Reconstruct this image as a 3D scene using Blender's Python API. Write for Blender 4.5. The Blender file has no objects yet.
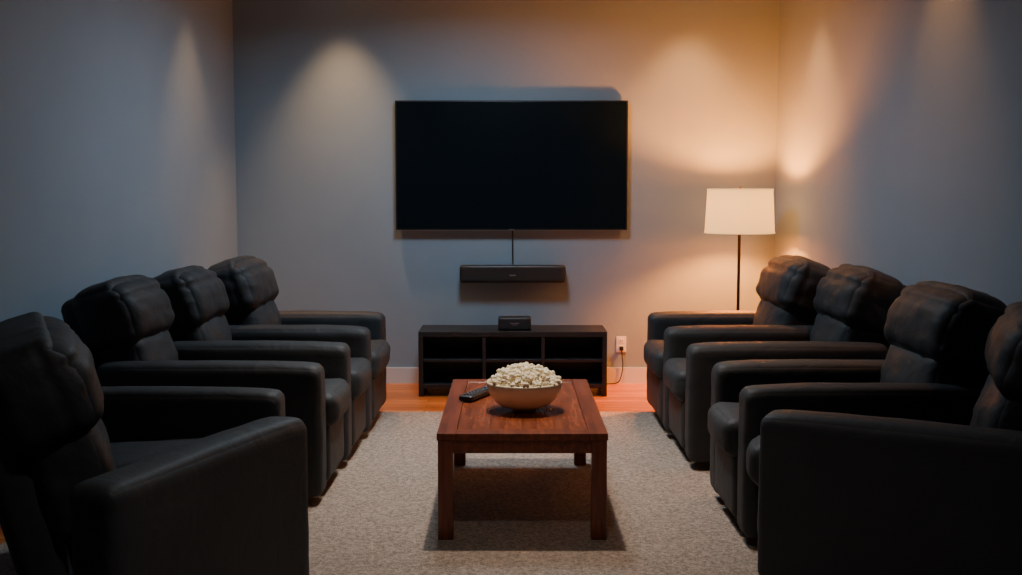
import bpy, bmesh, math, random
from mathutils import Vector, Matrix, noise
random.seed(7)
C = bpy.context.scene.collection
R = math.radians

# ---------------------------------------------------------------- materials
def new_mat(name):
    m = bpy.data.materials.new(name); m.use_nodes = True
    nt = m.node_tree
    b = nt.nodes['Principled BSDF']
    return m, nt, b

def simple(name, col, rough=0.5, metal=0.0, spec=0.5, noise_amt=0.0, nscale=20, bump=0.0, bscale=60):
    m, nt, b = new_mat(name)
    b.inputs['Base Color'].default_value = (*col, 1)
    b.inputs['Roughness'].default_value = rough
    b.inputs['Metallic'].default_value = metal
    b.inputs['Specular IOR Level'].default_value = spec
    tc = nt.nodes.new('ShaderNodeTexCoord')
    if noise_amt > 0:
        n = nt.nodes.new('ShaderNodeTexNoise'); n.inputs['Scale'].default_value = nscale
        n.inputs['Detail'].default_value = 4
        r = nt.nodes.new('ShaderNodeValToRGB')
        r.color_ramp.elements[0].color = (*[c*(1-noise_amt) for c in col], 1)
        r.color_ramp.elements[1].color = (*[min(1, c*(1+noise_amt)) for c in col], 1)
        r.color_ramp.elements[0].position = .3; r.color_ramp.elements[1].position = .7
        nt.links.new(tc.outputs['Object'], n.inputs['Vector'])
        nt.links.new(n.outputs['Fac'], r.inputs['Fac'])
        nt.links.new(r.outputs['Color'], b.inputs['Base Color'])
    if bump > 0:
        n2 = nt.nodes.new('ShaderNodeTexNoise'); n2.inputs['Scale'].default_value = bscale
        n2.inputs['Detail'].default_value = 5
        bp = nt.nodes.new('ShaderNodeBump'); bp.inputs['Strength'].default_value = bump
        bp.inputs['Distance'].default_value = 0.01
        nt.links.new(tc.outputs['Object'], n2.inputs['Vector'])
        nt.links.new(n2.outputs['Fac'], bp.inputs['Height'])
        nt.links.new(bp.outputs['Normal'], b.inputs['Normal'])
    return m

M_wall = simple('wall_paint', (0.235, 0.308, 0.378), 0.75, spec=.25, noise_amt=.02, nscale=3, bump=.05, bscale=150)
M_ceil = simple('ceiling_paint', (0.22, 0.28, 0.34), 0.9)
M_base = simple('baseboard_paint', (0.60, 0.62, 0.64), 0.45)
M_black = simple('black_plastic', (0.008, 0.009, 0.011), 0.4)
M_blackwood = simple('black_wood', (0.010, 0.012, 0.015), 0.42, noise_amt=.3, nscale=12)
M_screen = simple('tv_screen', (0.003, 0.007, 0.011), 0.22, spec=.35)
M_metal = simple('dark_metal', (0.05, 0.045, 0.04), 0.35, metal=.9)
M_silver = simple('silver_trim', (0.35, 0.36, 0.38), 0.35, metal=.9)
M_white = simple('white_plastic', (0.75, 0.75, 0.73), 0.4)
M_bowl = simple('cream_ceramic', (0.94, 0.81, 0.56), 0.22, noise_amt=.03, nscale=6)
M_grille = simple('speaker_grille', (0.007, 0.008, 0.010), 0.75, bump=.4, bscale=400)
M_rubber = simple('button_rubber', (0.10, 0.10, 0.11), 0.6)

# leather
M_leather, nt, b = new_mat('charcoal_leather')
tc = nt.nodes.new('ShaderNodeTexCoord')
n = nt.nodes.new('ShaderNodeTexNoise'); n.inputs['Scale'].default_value = 5; n.inputs['Detail'].default_value = 5
r = nt.nodes.new('ShaderNodeValToRGB')
r.color_ramp.elements[0].color = (0.026, 0.0290, 0.0325, 1); r.color_ramp.elements[1].color = (0.041, 0.0445, 0.0485, 1)
nt.links.new(tc.outputs['Object'], n.inputs['Vector']); nt.links.new(n.outputs['Fac'], r.inputs['Fac'])
nt.links.new(r.outputs['Color'], b.inputs['Base Color'])
b.inputs['Roughness'].default_value = 0.60
b.inputs['Specular IOR Level'].default_value = 0.30
v = nt.nodes.new('ShaderNodeTexVoronoi'); v.inputs['Scale'].default_value = 260
n2 = nt.nodes.new('ShaderNodeTexNoise'); n2.inputs['Scale'].default_value = 9; n2.inputs['Detail'].default_value = 3
n2.inputs['Distortion'].default_value = 1.2
b1 = nt.nodes.new('ShaderNodeBump'); b1.inputs['Strength'].default_value = .2; b1.inputs['Distance'].default_value = .002
b2 = nt.nodes.new('ShaderNodeBump'); b2.inputs['Strength'].default_value = .25; b2.inputs['Distance'].default_value = .02
for x in (v, n2): nt.links.new(tc.outputs['Object'], x.inputs['Vector'])
nt.links.new(v.outputs['Distance'], b1.inputs['Height']); nt.links.new(n2.outputs['Fac'], b2.inputs['Height'])
nt.links.new(b2.outputs['Normal'], b1.inputs['Normal']); nt.links.new(b1.outputs['Normal'], b.inputs['Normal'])

# rug
M_rug, nt, b = new_mat('beige_rug_pile')
tc = nt.nodes.new('ShaderNodeTexCoord')
n = nt.nodes.new('ShaderNodeTexNoise'); n.inputs['Scale'].default_value = 62; n.inputs['Detail'].default_value = 7; n.inputs['Roughness'].default_value = .85
r = nt.nodes.new('ShaderNodeValToRGB')
r.color_ramp.elements[0].color = (0.30, 0.222, 0.172, 1); r.color_ramp.elements[0].position = .38
r.color_ramp.elements[1].color = (0.90, 0.72, 0.59, 1); r.color_ramp.elements[1].position = .62
nt.links.new(tc.outputs['Object'], n.inputs['Vector']); nt.links.new(n.outputs['Fac'], r.inputs['Fac'])
nt.links.new(r.outputs['Color'], b.inputs['Base Color']); b.inputs['Roughness'].default_value = .95
b.inputs['Specular IOR Level'].default_value = .1
bp = nt.nodes.new('ShaderNodeBump'); bp.inputs['Strength'].default_value = 1.0; bp.inputs['Distance'].default_value = .02
nt.links.new(n.outputs['Fac'], bp.inputs['Height']); nt.links.new(bp.outputs['Normal'], b.inputs['Normal'])

# wood
def wood(name, c1, c2, rough, scale, planks=False):
    m, nt, b = new_mat(name)
    tc = nt.nodes.new('ShaderNodeTexCoord')
    mp = nt.nodes.new('ShaderNodeMapping'); mp.inputs['Scale'].default_value = scale
    n = nt.nodes.new('ShaderNodeTexNoise'); n.inputs['Scale'].default_value = 3; n.inputs['Detail'].default_value = 8
    n.inputs['Distortion'].default_value = .6; n.inputs['Roughness'].default_value = .6
    r = nt.nodes.new('ShaderNodeValToRGB')
    r.color_ramp.elements[0].color = (*c1, 1); r.color_ramp.elements[0].position = .3
    r.color_ramp.elements[1].color = (*c2, 1); r.color_ramp.elements[1].position = .7
    nt.links.new(tc.outputs['Object'], mp.inputs['Vector']); nt.links.new(mp.outputs['Vector'], n.inputs['Vector'])
    nt.links.new(n.outputs['Fac'], r.inputs['Fac'])
    out = r.outputs['Color']
    if planks:
        br = nt.nodes.new('ShaderNodeTexBrick')
        br.inputs['Scale'].default_value = 1.0; br.inputs['Brick Width'].default_value = 1.1
        br.inputs['Row Height'].default_value = .09; br.inputs['Mortar Size'].default_value = .002
        br.inputs['Color1'].default_value = (1, 1, 1, 1); br.inputs['Color2'].default_value = (.6, .55, .5, 1)
        br.inputs['Mortar'].default_value = (.15, .1, .08, 1)
        nt.links.new(tc.outputs['Object'], br.inputs['Vector'])
        mx = nt.nodes.new('ShaderNodeMix'); mx.data_type = 'RGBA'; mx.blend_type = 'MULTIPLY'
        mx.inputs['Factor'].default_value = 1
        nt.links.new(out, mx.inputs['A']); nt.links.new(br.outputs['Color'], mx.inputs['B'])
        out = mx.outputs['Result']
    nt.links.new(out, b.inputs['Base Color'])
    b.inputs['Roughness'].default_value = rough
    return m
M_floor = wood('hardwood_floor', (0.50, 0.13, 0.025), (0.85, 0.29, 0.065), .35, (1.5, 14, 1), True)
M_table = wood('cherry_wood', (0.095, 0.019, 0.008), (0.280, 0.066, 0.024), .28, (14, 1.2, 14))
M_tableleg = wood('cherry_wood_leg', (0.095, 0.019, 0.008), (0.260, 0.062, 0.023), .30, (14, 14, 1.2))
M_table2 = wood('cherry_wood_panel', (0.115, 0.024, 0.009), (0.360, 0.090, 0.032), .24, (14, 1.2, 10))

M_pop = simple('popcorn', (0.99, 0.83, 0.59), .85, spec=.15, noise_amt=.05, nscale=45)

# lamp shade
M_shade, nt, b = new_mat('linen_lampshade')
for nn in list(nt.nodes):
    if nn.type == 'BSDF_PRINCIPLED': nt.nodes.remove(nn)
out = [x for x in nt.nodes if x.type == 'OUTPUT_MATERIAL'][0]
d = nt.nodes.new('ShaderNodeBsdfDiffuse'); d.inputs['Color'].default_value = (.58, .46, .28, 1)
t = nt.nodes.new('ShaderNodeBsdfTranslucent'); t.inputs['Color'].default_value = (.16, .18, .10, 1)
mx = nt.nodes.new('ShaderNodeMixShader'); mx.inputs[0].default_value = .08
e = nt.nodes.new('ShaderNodeEmission'); e.inputs['Color'].default_value = (1, .57, .19, 1); e.inputs['Strength'].default_value = 1.15
ad = nt.nodes.new('ShaderNodeAddShader')
nt.links.new(d.outputs[0], mx.inputs[1]); nt.links.new(t.outputs[0], mx.inputs[2])
nt.links.new(mx.outputs[0], ad.inputs[0]); nt.links.new(e.outputs[0], ad.inputs[1]); nt.links.new(ad.outputs[0], out.inputs['Surface'])

def emit(name, col, s):
    m, nt, b = new_mat(name)
    b.inputs['Base Color'].default_value = (*col, 1)
    b.inputs['Emission Color'].default_value = (*col, 1); b.inputs['Emission Strength'].default_value = s
    return m
M_down = emit('downlight_lens', (1, .85, .65), 6)
M_fillpanel = emit('fill_panel_glow', (.9, .95, 1), 2)  # glowing face of the added fill panel

# ---------------------------------------------------------------- mesh helpers
def mesh_obj(name, bm, mat, parent=None, smooth=False):
    me = bpy.data.meshes.new(name); bm.to_mesh(me); bm.free()
    o = bpy.data.objects.new(name, me); C.objects.link(o)
    if mat: me.materials.append(mat)
    if smooth:
        for p in me.polygons: p.use_smooth = True
    if parent: o.parent = parent
    return o

def empty(name, loc=(0, 0, 0), yaw=0):
    o = bpy.data.objects.new(name, None); o.location = loc; o.rotation_euler = (0, 0, yaw)
    o.empty_display_size = .1
    C.objects.link(o); return o

def box(name, lo, hi, mat, parent=None, bevel=0.0, rot=None):
    bm = bmesh.new(); bmesh.ops.create_cube(bm, size=1)
    lo = Vector(lo); hi = Vector(hi); c = (lo+hi)/2; s = hi-lo
    for v in bm.verts: v.co = Vector((v.co.x*s.x, v.co.y*s.y, v.co.z*s.z))
    if bevel > 0:
        bmesh.ops.bevel(bm, geom=bm.edges[:], offset=bevel, segments=3, affect='EDGES', profile=.6)
    o = mesh_obj(name, bm, mat, parent)
    o.location = c
    if rot: o.rotation_euler = rot
    return o

def cushion(name, parent, c, size, r, puff=(0, 0, 0), rot=(0, 0, 0), mat=None, n=14, wr=0.0, seed=0, fn=None):
    """soft upholstered block: rounded box with crowned faces and wrinkles"""
    bm = bmesh.new(); bmesh.ops.create_cube(bm, size=2)
    bmesh.ops.subdivide_edges(bm, edges=bm.edges[:], cuts=n, use_grid_fill=True)
    h = Vector(size)/2
    for v in bm.verts:
        q = Vector([math.sin(max(-1, min(1, a))*math.pi/2) for a in v.co])
        p = Vector((q.x*h.x, q.y*h.y, q.z*h.z))
        inner = [max(1e-4, h[i]-r) for i in range(3)]
        cl = Vector([max(-inner[i], min(inner[i], p[i])) for i in range(3)])
        dd = p-cl
        nrm = dd.normalized() if dd.length > 1e-6 else Vector((0, 0, 1))
        p = cl + nrm*r
        for a in range(3):
            b1, b2 = (a+1) % 3, (a+2) % 3
            p[a] += (1 if q[a] > 0 else -1)*abs(q[a])**4*puff[a]*(1-q[b1]**2)*(1-q[b2]**2)
        if fn: p = fn(q, p)
        if wr > 0:
            s = Vector((seed*3.1, seed*1.7, seed*.9))
            w = noise.noise(Vector((p.x*6, p.y*9, p.z*14))+s)*.6 + noise.noise(Vector((p.x*16, p.y*12, p.z*26))+s)*.4
            p += nrm*w*wr
        v.co = p
    o = mesh_obj(name, bm, mat or M_leather, parent, True)
    o.location = c; o.rotation_euler = rot
    return o

def lathe(name, prof, mat, parent=None, seg=64, smooth=True):
    bm = bmesh.new(); rings = []
    for (rr, z) in prof:
        rings.append([bm.verts.new((rr*math.cos(2*math.pi*i/seg), rr*math.sin(2*math.pi*i/seg), z)) for i in range(seg)])
    for a, b_ in zip(rings, rings[1:]):
        for i in range(seg):
            bm.faces.new((a[i], a[(i+1) % seg], b_[(i+1) % seg], b_[i]))
    return mesh_obj(name, bm, mat, parent, smooth)

def tube(name, pts, rad, mat, parent=None):
    cu = bpy.data.curves.new(name, 'CURVE'); cu.dimensions = '3D'; cu.bevel_depth = rad; cu.bevel_resolution = 3
    sp = cu.splines.new('NURBS'); sp.points.add(len(pts)-1)
    for i, p in enumerate(pts): sp.points[i].co = (*p, 1)
    sp.use_endpoint_u = True; sp.order_u = 3
    cu.materials.append(mat)
    o = bpy.data.objects.new(name, cu); C.objects.link(o)
    if parent: o.parent = parent
    return o

# ---------------------------------------------------------------- room
YB = 7.92; YF = -1.2; H = 3.0
XL, XLn = -1.97, -2.45
XR, XRn = 1.90, 2.50
def slab(name, poly, z0, z1, mat):
    bm = bmesh.new()
    a = [bm.verts.new((x, y, z0)) for x, y in poly]; b_ = [bm.verts.new((x, y, z1)) for x, y in poly]
    n = len(poly)
    bm.faces.new(a); bm.faces.new(b_)
    for i in range(n): bm.faces.new((a[i], a[(i+1) % n], b_[(i+1) % n], b_[i]))
    bmesh.ops.recalc_face_normals(bm, faces=bm.faces[:])
    return mesh_obj(name, bm, mat)
T = .1
slab('floor', [(-2.8, YF-.2), (2.8, YF-.2), (2.8, YB+T), (-2.8, YB+T)], -.1, 0, M_floor)
slab('ceiling', [(-2.8, YF-.2), (2.8, YF-.2), (2.8, YB+T), (-2.8, YB+T)], H, H+.1, M_ceil)
slab('wall_back', [(XL-.1, YB), (XR+.1, YB), (XR+.1, YB+T), (XL-.1, YB+T)], 0, H, M_wall)
slab('wall_left', [(XL, YB), (XLn, YF), (XLn-T, YF), (XL-T, YB)], 0, H, M_wall)
slab('wall_right', [(XR, YB), (XRn, YF), (XRn+T, YF), (XR+T, YB)], 0, H, M_wall)
slab('wall_front', [(XLn-T, YF), (XRn+T, YF), (XRn+T, YF-T), (XLn-T, YF-T)], 0, H, M_wall)
slab('baseboard_back', [(XL, YB-.016), (XR, YB-.016), (XR, YB), (XL, YB)], 0, .115, M_base)
slab('baseboard_left', [(XL, YB-.016), (XLn, YF), (XLn+.016, YF), (XL+.016, YB-.016)], 0, .115, M_base)
slab('baseboard_right', [(XR, YB-.016), (XRn, YF), (XRn-.016, YF), (XR-.016, YB-.016)], 0, .115, M_base)

# rug
rug = cushion('area_rug', None, (-.035, 3.82, .008), (3.94, 6.0, .014), .006, mat=M_rug, n=6)

# ---------------------------------------------------------------- recliners
def arm(parent, name, front, yaw, L=.98, w=.16, h=.62, seed=0):
    """armrest; front = local xy of the front centre, extends backwards along -x rotated by yaw"""
    def fn(q, p):
        if q.z > 0: p.z += .008*(1-q.y**2)*q.z - .010*max(0, q.x)**6
        s = math.exp(-((p.z-(h*.5-.095))/.010)**2)   # seam below the arm pad
        p.y *= 1-.035*s
        return p
    cx = front[0]-math.cos(yaw)*L/2; cy = front[1]-math.sin(yaw)*L/2
    return cushion(name, parent, (cx, cy, .035+(h-.035)/2), (L, w, h-.035), .036, (.004, .006, .006), (0, 0, yaw), n=20, wr=.004, seed=seed, fn=fn)

def back(parent, x0, y0, yaw, w, tilt=R(14), seed=0, top=1.03):
    root = bpy.data.objects.new('backrest', None); C.objects.link(root); root.parent = parent
    root.location = (x0, y0, .42); root.rotation_euler = (0, -tilt, yaw)
    k = (top-.42)/.61
    def seams(q, p):
        if q.x > 0:
            for s in (-.5, .5):
                p.x -= .007*math.exp(-((q.y-s)/.05)**2)*q.x
            p.x -= .012*math.exp(-((q.z+.15)/.08)**2)*q.x
        return p
    def pil(q, p):
        # head pillow: bulges forward over the lumbar pad, soft gathered seam near the top
        if q.x > 0:
            p.x += .018*(1-q.y**4)*(1-q.z**2) - .035*max(0, q.z)**2 * q.x
            p.x -= .014*math.exp(-((q.z-.45)/.07)**2)
            for s in (-.4, .4):
                p.x -= .006*math.exp(-((q.y-s)/.04)**2)*(1-abs(q.z)**2)
        # piping seam round the pillow's side panel
        p.y *= 1-.03*math.exp(-((q.x-.35)/.06)**2)
        p.z += .012*(1-q.y**4)*max(0, q.z)
        return p
    cushion('back_shell', root, (-.14, 0, .09*k), (.12, w-.02, .92*k), .045, (.015, .0, .01), n=14, wr=.004, seed=seed)
    cushion('lumbar_pillow', root, (.01, 0, .14*k), (.20, w, .37*k), .06, (.035, .005, .0), n=20, wr=.012, seed=seed+1, fn=seams)
    cushion('head_pillow', root, (.0, 0, .42*k), (.27, w+.06, .31*k), .072, (.012, .012, .010), (0, R(-4), 0), n=24, wr=.013, seed=seed+2, fn=pil)
    return root

def recliner(x, y, yaw, W, far=True, near=True, seed=0, near_side=-1, far_cfg=None, near_cfg=None, back_cfg=None, top=1.0, aw=.16):
    """local +x = the way the seat faces; arms at local y = +-W/2"""
    p = empty('recliner_chair', (x, y, .016), yaw)
    sgn = near_side
    iw = W-aw
    if near: 
        f, a = near_cfg or ((0, sgn*W/2), 0)
        arm(p, 'armrest_1', f, a, seed=seed, w=aw)
    if far:
        f, a = far_cfg or ((0, -sgn*W/2), 0)
        arm(p, 'armrest_2', f, a, seed=seed+5, w=aw)
    def seatfn(q, p_):
        if q.z > 0: p_.z += .012*max(0, q.x)**2
        return p_
    cushion('seat_cushion', p, (-.33, 0, .385), (.74, iw-.004, .15), .05, (.02, .0, .02), n=18, wr=.006, seed=seed+9, fn=seatfn)
    cushion('footrest_panel', p, (-.035, 0, .195), (.085, iw-.012, .26), .025, (.008, 0, 0), n=14, wr=.004, seed=seed+11)
    box('base_frame', (-.82, -iw/2, .05), (-.07, iw/2, .32), M_leather, p, .01)
    for i, (fx, fy) in enumerate([(-.08, -1), (-.08, 1), (-.85, -1), (-.85, 1)]):
        box('foot_%d' % (i+1), (fx-.025, fy*(iw/2-.04)-.025, 0), (fx+.025, fy*(iw/2-.04)+.025, .055), M_black, p, .004)
    bx, by, ba, bw = back_cfg or (-.74, 0, 0, iw-.005)
    back(p, bx, by, ba, bw, seed=seed+20, top=top)
    return p

PI = math.pi
# left row (facing +x): near side is local -y
recliner(-.79, 6.465, 0, .73, seed=1, back_cfg=(-.70, 0, 0, .56), top=1.015)
recliner(-.81, 5.775, 0, .65, far=False, seed=2, back_cfg=(-.80, 0, 0, .50))
recliner(-.83, 5.115, 0, .63, far=False, seed=3, back_cfg=(-.88, 0, 0, .50))
# nearest left chair, turned toward the tv, wedge shaped near arm
recliner(-.86, 3.90, R(10), .58, seed=6, 
         far_cfg=((.03, .25), R(-10)), near_cfg=((.07, -.22), R(60)), back_cfg=(-.60, -.38, R(15), .80), top=1.0)
# right row (facing -x): rotated 180, near side is local +y
recliner(.86, 6.46, PI, .74, seed=11, near_side=1, back_cfg=(-.71, 0, 0, .60), top=1.02)
recliner(.88, 5.755, PI, .67, seed=12, near_side=1, far=False, back_cfg=(-.84, 0, 0, .54), top=1.01)
recliner(.90, 4.53, PI, .60, seed=13, near_side=1, back_cfg=(-.80, 0, 0, .58), top=1.02)
recliner(.93, 3.99, PI-R(12), .42, seed=14, near_side=1, far=False,
         near_cfg=((.0, .22), R(-18)), back_cfg=(-.82, .06, R(-8), .56), top=1.03)

# ---------------------------------------------------------------- coffee table
tb = empty('coffee_table', (.045, 4.885, .016))
hw, hl, tz = .338, .628, .430
def tbx(n, lo, hi, m=M_table, bv=.004): return box(n, lo, hi, m, tb, bv)
tbx('top_rail_left', (-hw, -hl, tz-.028), (-hw+.075, hl, tz))
tbx('top_rail_right', (hw-.075, -hl, tz-.028), (hw, hl, tz))
tbx('top_rail_front', (-hw+.075, -hl, tz-.028), (hw-.075, -hl+.085, tz))
tbx('top_rail_rear', (-hw+.075, hl-.085, tz-.028), (hw-.075, hl, tz))
for i in range(4):
    x0 = -hw+.077+i*(2*hw-.154)/4
    tbx('top_plank_%d' % (i+1), (x0+.0004, -hl+.087, tz-.026), (x0+(2*hw-.154)/4-.0004, hl-.087, tz-.002), M_table2, .001)
e = .008
tbx('apron_front', (-hw+.05, -hl+e+.008, tz-.083), (hw-.05, -hl+e+.03, tz-.028))
tbx('apron_rear', (-hw+.05, hl-e-.03, tz-.083), (hw-.05, hl-e-.008, tz-.028))
tbx('apron_left', (-hw+e+.008, -hl+.05, tz-.083), (-hw+e+.03, hl-.05, tz-.028))
tbx('apron_right', (hw-e-.03, -hl+.05, tz-.083), (hw-e-.008, hl-.05, tz-.028))
tbx('underboard', (-hw+.04, -hl+.04, tz-.040), (hw-.04, hl-.04, tz-.0285), M_table, .002)
k = 1
for sx in (-1, 1):
    for sy in (-1, 1):
        cx, cy = sx*(hw-.004-.03), sy*(hl-.004-.03)
        tbx('leg_%d' % k, (cx-.03, cy-.03, 0), (cx+.03, cy+.03, tz-.028), M_tableleg); k += 1
TT = .016+tz

# bowl of popcorn
bw = empty('popcorn_bowl', (.058, 4.74, TT))
rb, hb = .165, .124
outer = [(.002, 0), (.052, 0), (.054, .008)]
for i in range(1, 15):
    t_ = i/14
    outer.append((.054+(rb-.054)*math.sin(t_*PI/2)**.85, .010+(hb-.010)*(1-math.cos(t_*PI/2))**.9))
outer.append((rb-.004, hb+.003))
for i in range(14, -1, -1):
    t_ = i/14
    outer.append((max(.002, (rb-.009)*math.sin(t_*PI/2)**.8), .020+(hb-.022)*(1-math.cos(t_*PI/2))))
lathe('ceramic_bowl', outer, M_bowl, bw)
# popcorn mound in one mesh
tbm = bmesh.new(); bmesh.ops.create_icosphere(tbm, subdivisions=2, radius=1)
tv_ = [v.co.copy() for v in tbm.verts]; tf_ = [[v.index for v in f.verts] for f in tbm.faces]; tbm.free()
PV, PF = [], []
random.seed(3)
def kernel(c, s):
    for j in range(random.randint(3, 5)):
        d_ = Vector((random.uniform(-1, 1), random.uniform(-1, 1), random.uniform(-1, 1))).normalized()*s*.6
        r_ = s*random.uniform(.40, .66)
        base = len(PV)
        for q in tv_:
            w_ = c+d_+q*r_
            PV.append(w_ + q*r_*noise.noise(w_*110)*.4)
        for f in tf_: PF.append([i+base for i in f])
for i in range(300):
    rr = (rb-.012)*math.sqrt(random.random()); a = random.uniform(0, 2*PI)
    dome = .116+.066*(1-(rr/rb)**2)
    z = dome + random.uniform(-.008, .008)
    kernel(Vector((rr*math.cos(a), rr*math.sin(a), z)), random.uniform(.012, .018))
base = len(PV)
for q in tv_: PV.append(Vector((q.x*(rb-.025), q.y*(rb-.025), .108+q.z*.064)))
for f in tf_: PF.append([i+base for i in f])
me = bpy.data.meshes.new('popcorn_pile'); me.from_pydata(PV, [], PF); me.materials.append(M_pop)
me.polygons.foreach_set('use_smooth', [True]*len(me.polygons))
po = bpy.data.objects.new('popcorn_pile', me); C.objects.link(po); po.parent = bw

# remote control
rm = empty('remote_control', (-.148, 5.04, TT+.001), R(-24))
cushion('remote_body', rm, (0, 0, .014), (.068, .30, .024), .010, (0, 0, .002), mat=M_black, n=8)
for i in range(3):
    for j in range(6):
        cushion('button_%d' % (i*6+j+1), rm, (-.018+i*.018, -.11+j*.030, .0285), (.011, .014, .005), .002, mat=M_rubber, n=2)
ring = lathe('nav_ring', [(.010, .026), (.010, .031), (.020, .031), (.021, .026)], M_rubber, rm, 24); ring.location = (0, .105, 0)

# ---------------------------------------------------------------- media console
mc = empty('media_console', (.012, 7.58, 0))
W2, D2, Z1 = .64, .19, .445
def mb(n, lo, hi, bv=.003): return box(n, lo, hi, M_blackwood, mc, bv)
mb('top_panel', (-W2, -D2, Z1-.035), (W2, D2, Z1))
mb('bottom_panel', (-W2+.03, -D2+.005, .055), (W2-.03, D2, .085))
mb('side_left', (-W2, -D2, 0), (-W2+.032, D2, Z1-.035))
mb('side_right', (W2-.032, -D2, 0), (W2, D2, Z1-.035))
mb('back_panel', (-W2+.032, D2-.012, .085), (W2-.032, D2, Z1-.035))
for i, x in enumerate((-.195, .205)):
    mb('divider_%d' % (i+1), (x-.012, -D2+.004, .085), (x+.012, D2-.012, Z1-.035))
mb('shelf_left', (-W2+.032, -D2+.012, .235), (-.207, D2-.012, .255))
mb('shelf_middle', (-.183, -D2+.012, .235), (.193, D2-.012, .255))
mb('shelf_right', (.217, -D2+.012, .235), (W2-.032, D2-.012, .255))
for i, x in enumerate((-.2, .2)):
    mb('support_leg_%d' % (i+1), (x-.02, -D2+.01, 0), (x+.02, -D2+.05, .055))

sp = empty('bookshelf_speaker', (.025, 7.50, Z1))
cushion('speaker_cabinet', sp, (0, 0, .045), (.225, .11, .09), .012, mat=M_black, n=8)
cushion('speaker_front_grille', sp, (0, -.054, .045), (.205, .008, .072), .003, mat=M_grille, n=6)
box('badge', (-.03, -.0605, .048), (.03, -.0585, .053), M_silver, sp)
box('badge_line', (-.018, -.0605, .038), (.018, -.0585, .041), M_silver, sp)

# ---------------------------------------------------------------- tv
tv = empty('wall_mounted_tv', (.004, YB-.045, 1.572))
box('tv_housing', (-.825, -.018, -.46), (.825, .018, .46), M_black, tv, .006)
box('tv_screen', (-.815, -.0205, -.447), (.815, -.0175, .450), M_screen, tv, .001)
box('tv_bottom_trim', (-.825, -.0205, -.460), (.825, -.0175, -.4555), M_silver, tv)
box('tv_logo', (-.02, -.0215, -.4545), (.02, -.0195, -.4495), M_silver, tv)
box('wall_bracket', (-.25, .018, -.18), (.25, .043, .18), M_metal, tv, .004)
# soundbar
sb = empty('soundbar', (.012, YB-.085, .805))
cushion('soundbar_body', sb, (0, 0, 0), (.755, .095, .126), .018, mat=M_black, n=10)
cushion('soundbar_grille', sb, (0, -.046, 0), (.730, .01, .10), .004, mat=M_grille, n=8)
box('soundbar_badge', (-.022, -.0535, -.012), (.022, -.051, -.004), M_silver, sb)
box('soundbar_bracket', (-.09, .03, .01), (.09, .078, .05), M_metal, sb, .002)
tube('tv_cable', [(0, .050, .325), (0, .070, .275), (0, .073, .175), (0, .073, .095), (0, .055, .055)], .006, M_black, sb)

# wall outlet with plug and cord
ol = empty('wall_outlet', (.80, YB, .285))
box('cover_plate', (-.036, -.008, -.058), (.036, 0, .058), M_white, ol, .003)
for i, z in enumerate((-.026, .026)):
    box('socket_%d' % (i+1), (-.018, -.012, z-.017), (.018, -.007, z+.017), M_white, ol, .003)
    for s in (-1, 1): box('slot_%d_%d' % (i+1, s+2), (s*.007-.0015, -.0125, z-.006), (s*.007+.0015, -.0115, z+.007), M_black, ol)
pc = empty('power_cord', (.80, YB, .285))
box('plug', (-.014, -.04, -.04), (.014, -.0128, -.012), M_black, pc, .004)
tube('cord', [(0, -.035, -.03), (.004, -.045, -.09), (.012, -.035, -.15), (0, -.045, -.22), (-.02, -.05, -.278), (-.10, -.06, -.279), (-.17, -.10, -.279)], .004, M_black, pc)

# ---------------------------------------------------------------- floor lamp
lp = empty('floor_lamp', (1.54, 7.42, 0))
lathe('lamp_base', [(.001, 0), (.14, 0), (.145, .008), (.14, .018), (.03, .028), (.012, .05), (.001, .05)], M_metal, lp)
lathe('lamp_pole', [(.0105, .04), (.0105, 1.15), (.018, 1.155), (.018, 1.20), (.001, 1.20)], M_metal, lp, 24)
shp = [(.232, 1.115), (.217, 1.405)]
sh = lathe('lamp_shade', shp, M_shade, lp, 72)
for n_, rr, z in (('shade_rim_bottom', .232, 1.115), ('shade_rim_top', .217, 1.405)):
    lathe(n_, [(rr-.003, z-.004), (rr+.003, z-.004), (rr+.003, z+.004), (rr-.003, z+.004), (rr-.003, z-.004)], M_shade, lp, 72)
for i in range(3):
    a = i*2*PI/3
    tube('spider_arm_%d' % (i+1), [(0, 0, 1.39), (.11*math.cos(a), .11*math.sin(a), 1.392), (.217*math.cos(a), .217*math.sin(a), 1.395)], .003, M_metal, lp)
tube('harp', [(0, 0, 1.18), (.06, 0, 1.25), (.05, 0, 1.35), (0, 0, 1.395), (0, 0, 1.42)], .003, M_metal, lp)
tube('finial', [(0, 0, 1.39), (0, 0, 1.425)], .006, M_metal, lp)

def point(name, loc, power, col, rad, parent=None):
    l = bpy.data.lights.new(name, 'POINT'); l.energy = power; l.color = col; l.shadow_soft_size = rad
    o = bpy.data.objects.new(name, l); o.location = loc; C.objects.link(o)
    if parent: o.parent = parent
    return o
point('lamp_bulb_light', (0, 0, 1.29), 215, (1, .27, .03), .05, lp)

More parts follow.
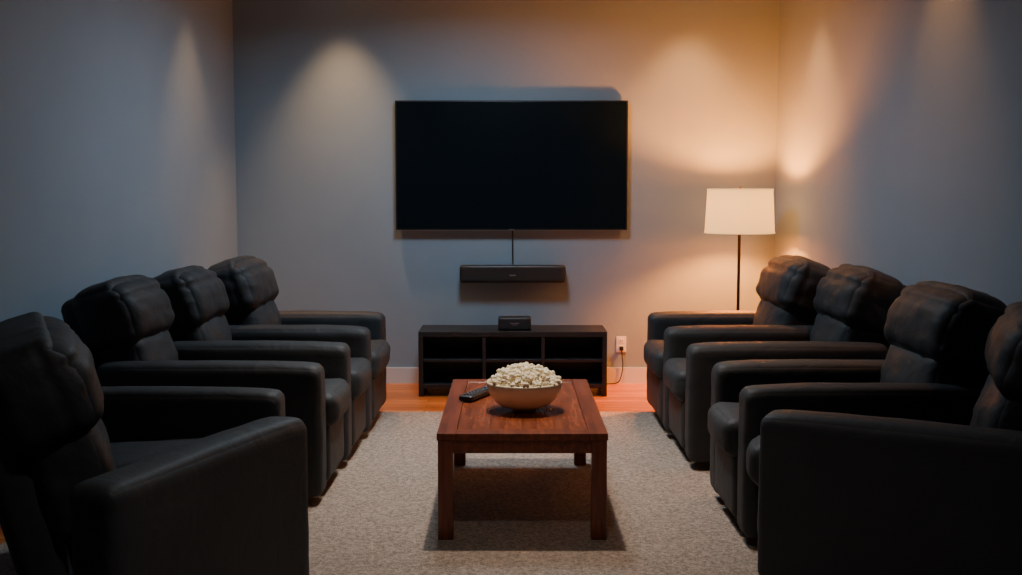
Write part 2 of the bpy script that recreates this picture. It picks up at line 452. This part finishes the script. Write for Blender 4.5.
# ---------------------------------------------------------------- ceiling downlights, plus added fill spots
def downlight(x, y, power, col, size=R(64), aim=None, blend=.9):
    d = empty('ceiling_downlight', (x, y, H))
    lathe('trim_ring', [(.045, -.001), (.065, -.001), (.065, -.008), (.045, -.008), (.045, -.001)], M_white, d, 32)
    lathe('lens', [(.001, -.002), (.044, -.002)], M_down, d, 32)
    l = bpy.data.lights.new('spot', 'SPOT'); l.energy = power; l.color = col; l.spot_size = size; l.spot_blend = blend
    l.shadow_soft_size = .05
    o = bpy.data.objects.new('spot_lamp', l); C.objects.link(o); o.parent = d; o.location = (0, 0, -.02)
    if aim: 
        v = Vector(aim)-Vector((x, y, H-.02))
        o.rotation_euler = v.to_track_quat('-Z', 'Y').to_euler()
warm = (1, .52, .23); warm2 = (1, .36, .10)
downlight(-1.19, YB-.34, 165, warm, size=R(70))
downlight(1.26, YB-.34, 235, warm2, size=R(74))
downlight(-1.70, 6.95, 70, warm)
downlight(1.64, 7.05, 210, warm2)
downlight(1.85, 5.3, 65, warm2)
downlight(0.0, 5.0, 220, (1, .83, .68), size=R(80))  # added spot: brightens rug and table, deepens the table shadow
downlight(0.0, 2.4, 70, (1, .92, .84), size=R(96))  # added fill spot: lifts the front faces of table, bowl and chairs

# unseen panel fixture added to carry the soft ambient fill
cf = empty('added_fill_panel', (-.15, 6.1, H))
box('fill_panel_frame', (-.32, -.32, -.03), (.32, .32, 0), M_white, cf, .005)
box('fill_panel_diffuser', (-.29, -.29, -.034), (.29, .29, -.029), M_fillpanel, cf)
def area(name, loc, size, power, col, parent=None):
    l = bpy.data.lights.new(name, 'AREA'); l.energy = power; l.color = col; l.size = size
    l.spread = R(160)
    o = bpy.data.objects.new(name, l); o.location = loc; C.objects.link(o)
    if parent: o.parent = parent
    return o
area('ambient_fill_light', (0, 0, -.04), .56, 44, (.66, .85, 1), cf)

w = bpy.data.worlds.new('World'); bpy.context.scene.world = w; w.use_nodes = True
w.node_tree.nodes['Background'].inputs[0].default_value = (.5, .6, .75, 1)
w.node_tree.nodes['Background'].inputs[1].default_value = .05

# ---------------------------------------------------------------- camera
cam = bpy.data.cameras.new('camera'); co = bpy.data.objects.new('camera', cam); C.objects.link(co)
co.location = (0, 0, 1.4); co.rotation_euler = (PI/2-R(5.06), 0, 0)
cam.sensor_width = 36; cam.lens = 36*1100/1022
bpy.context.scene.camera = co
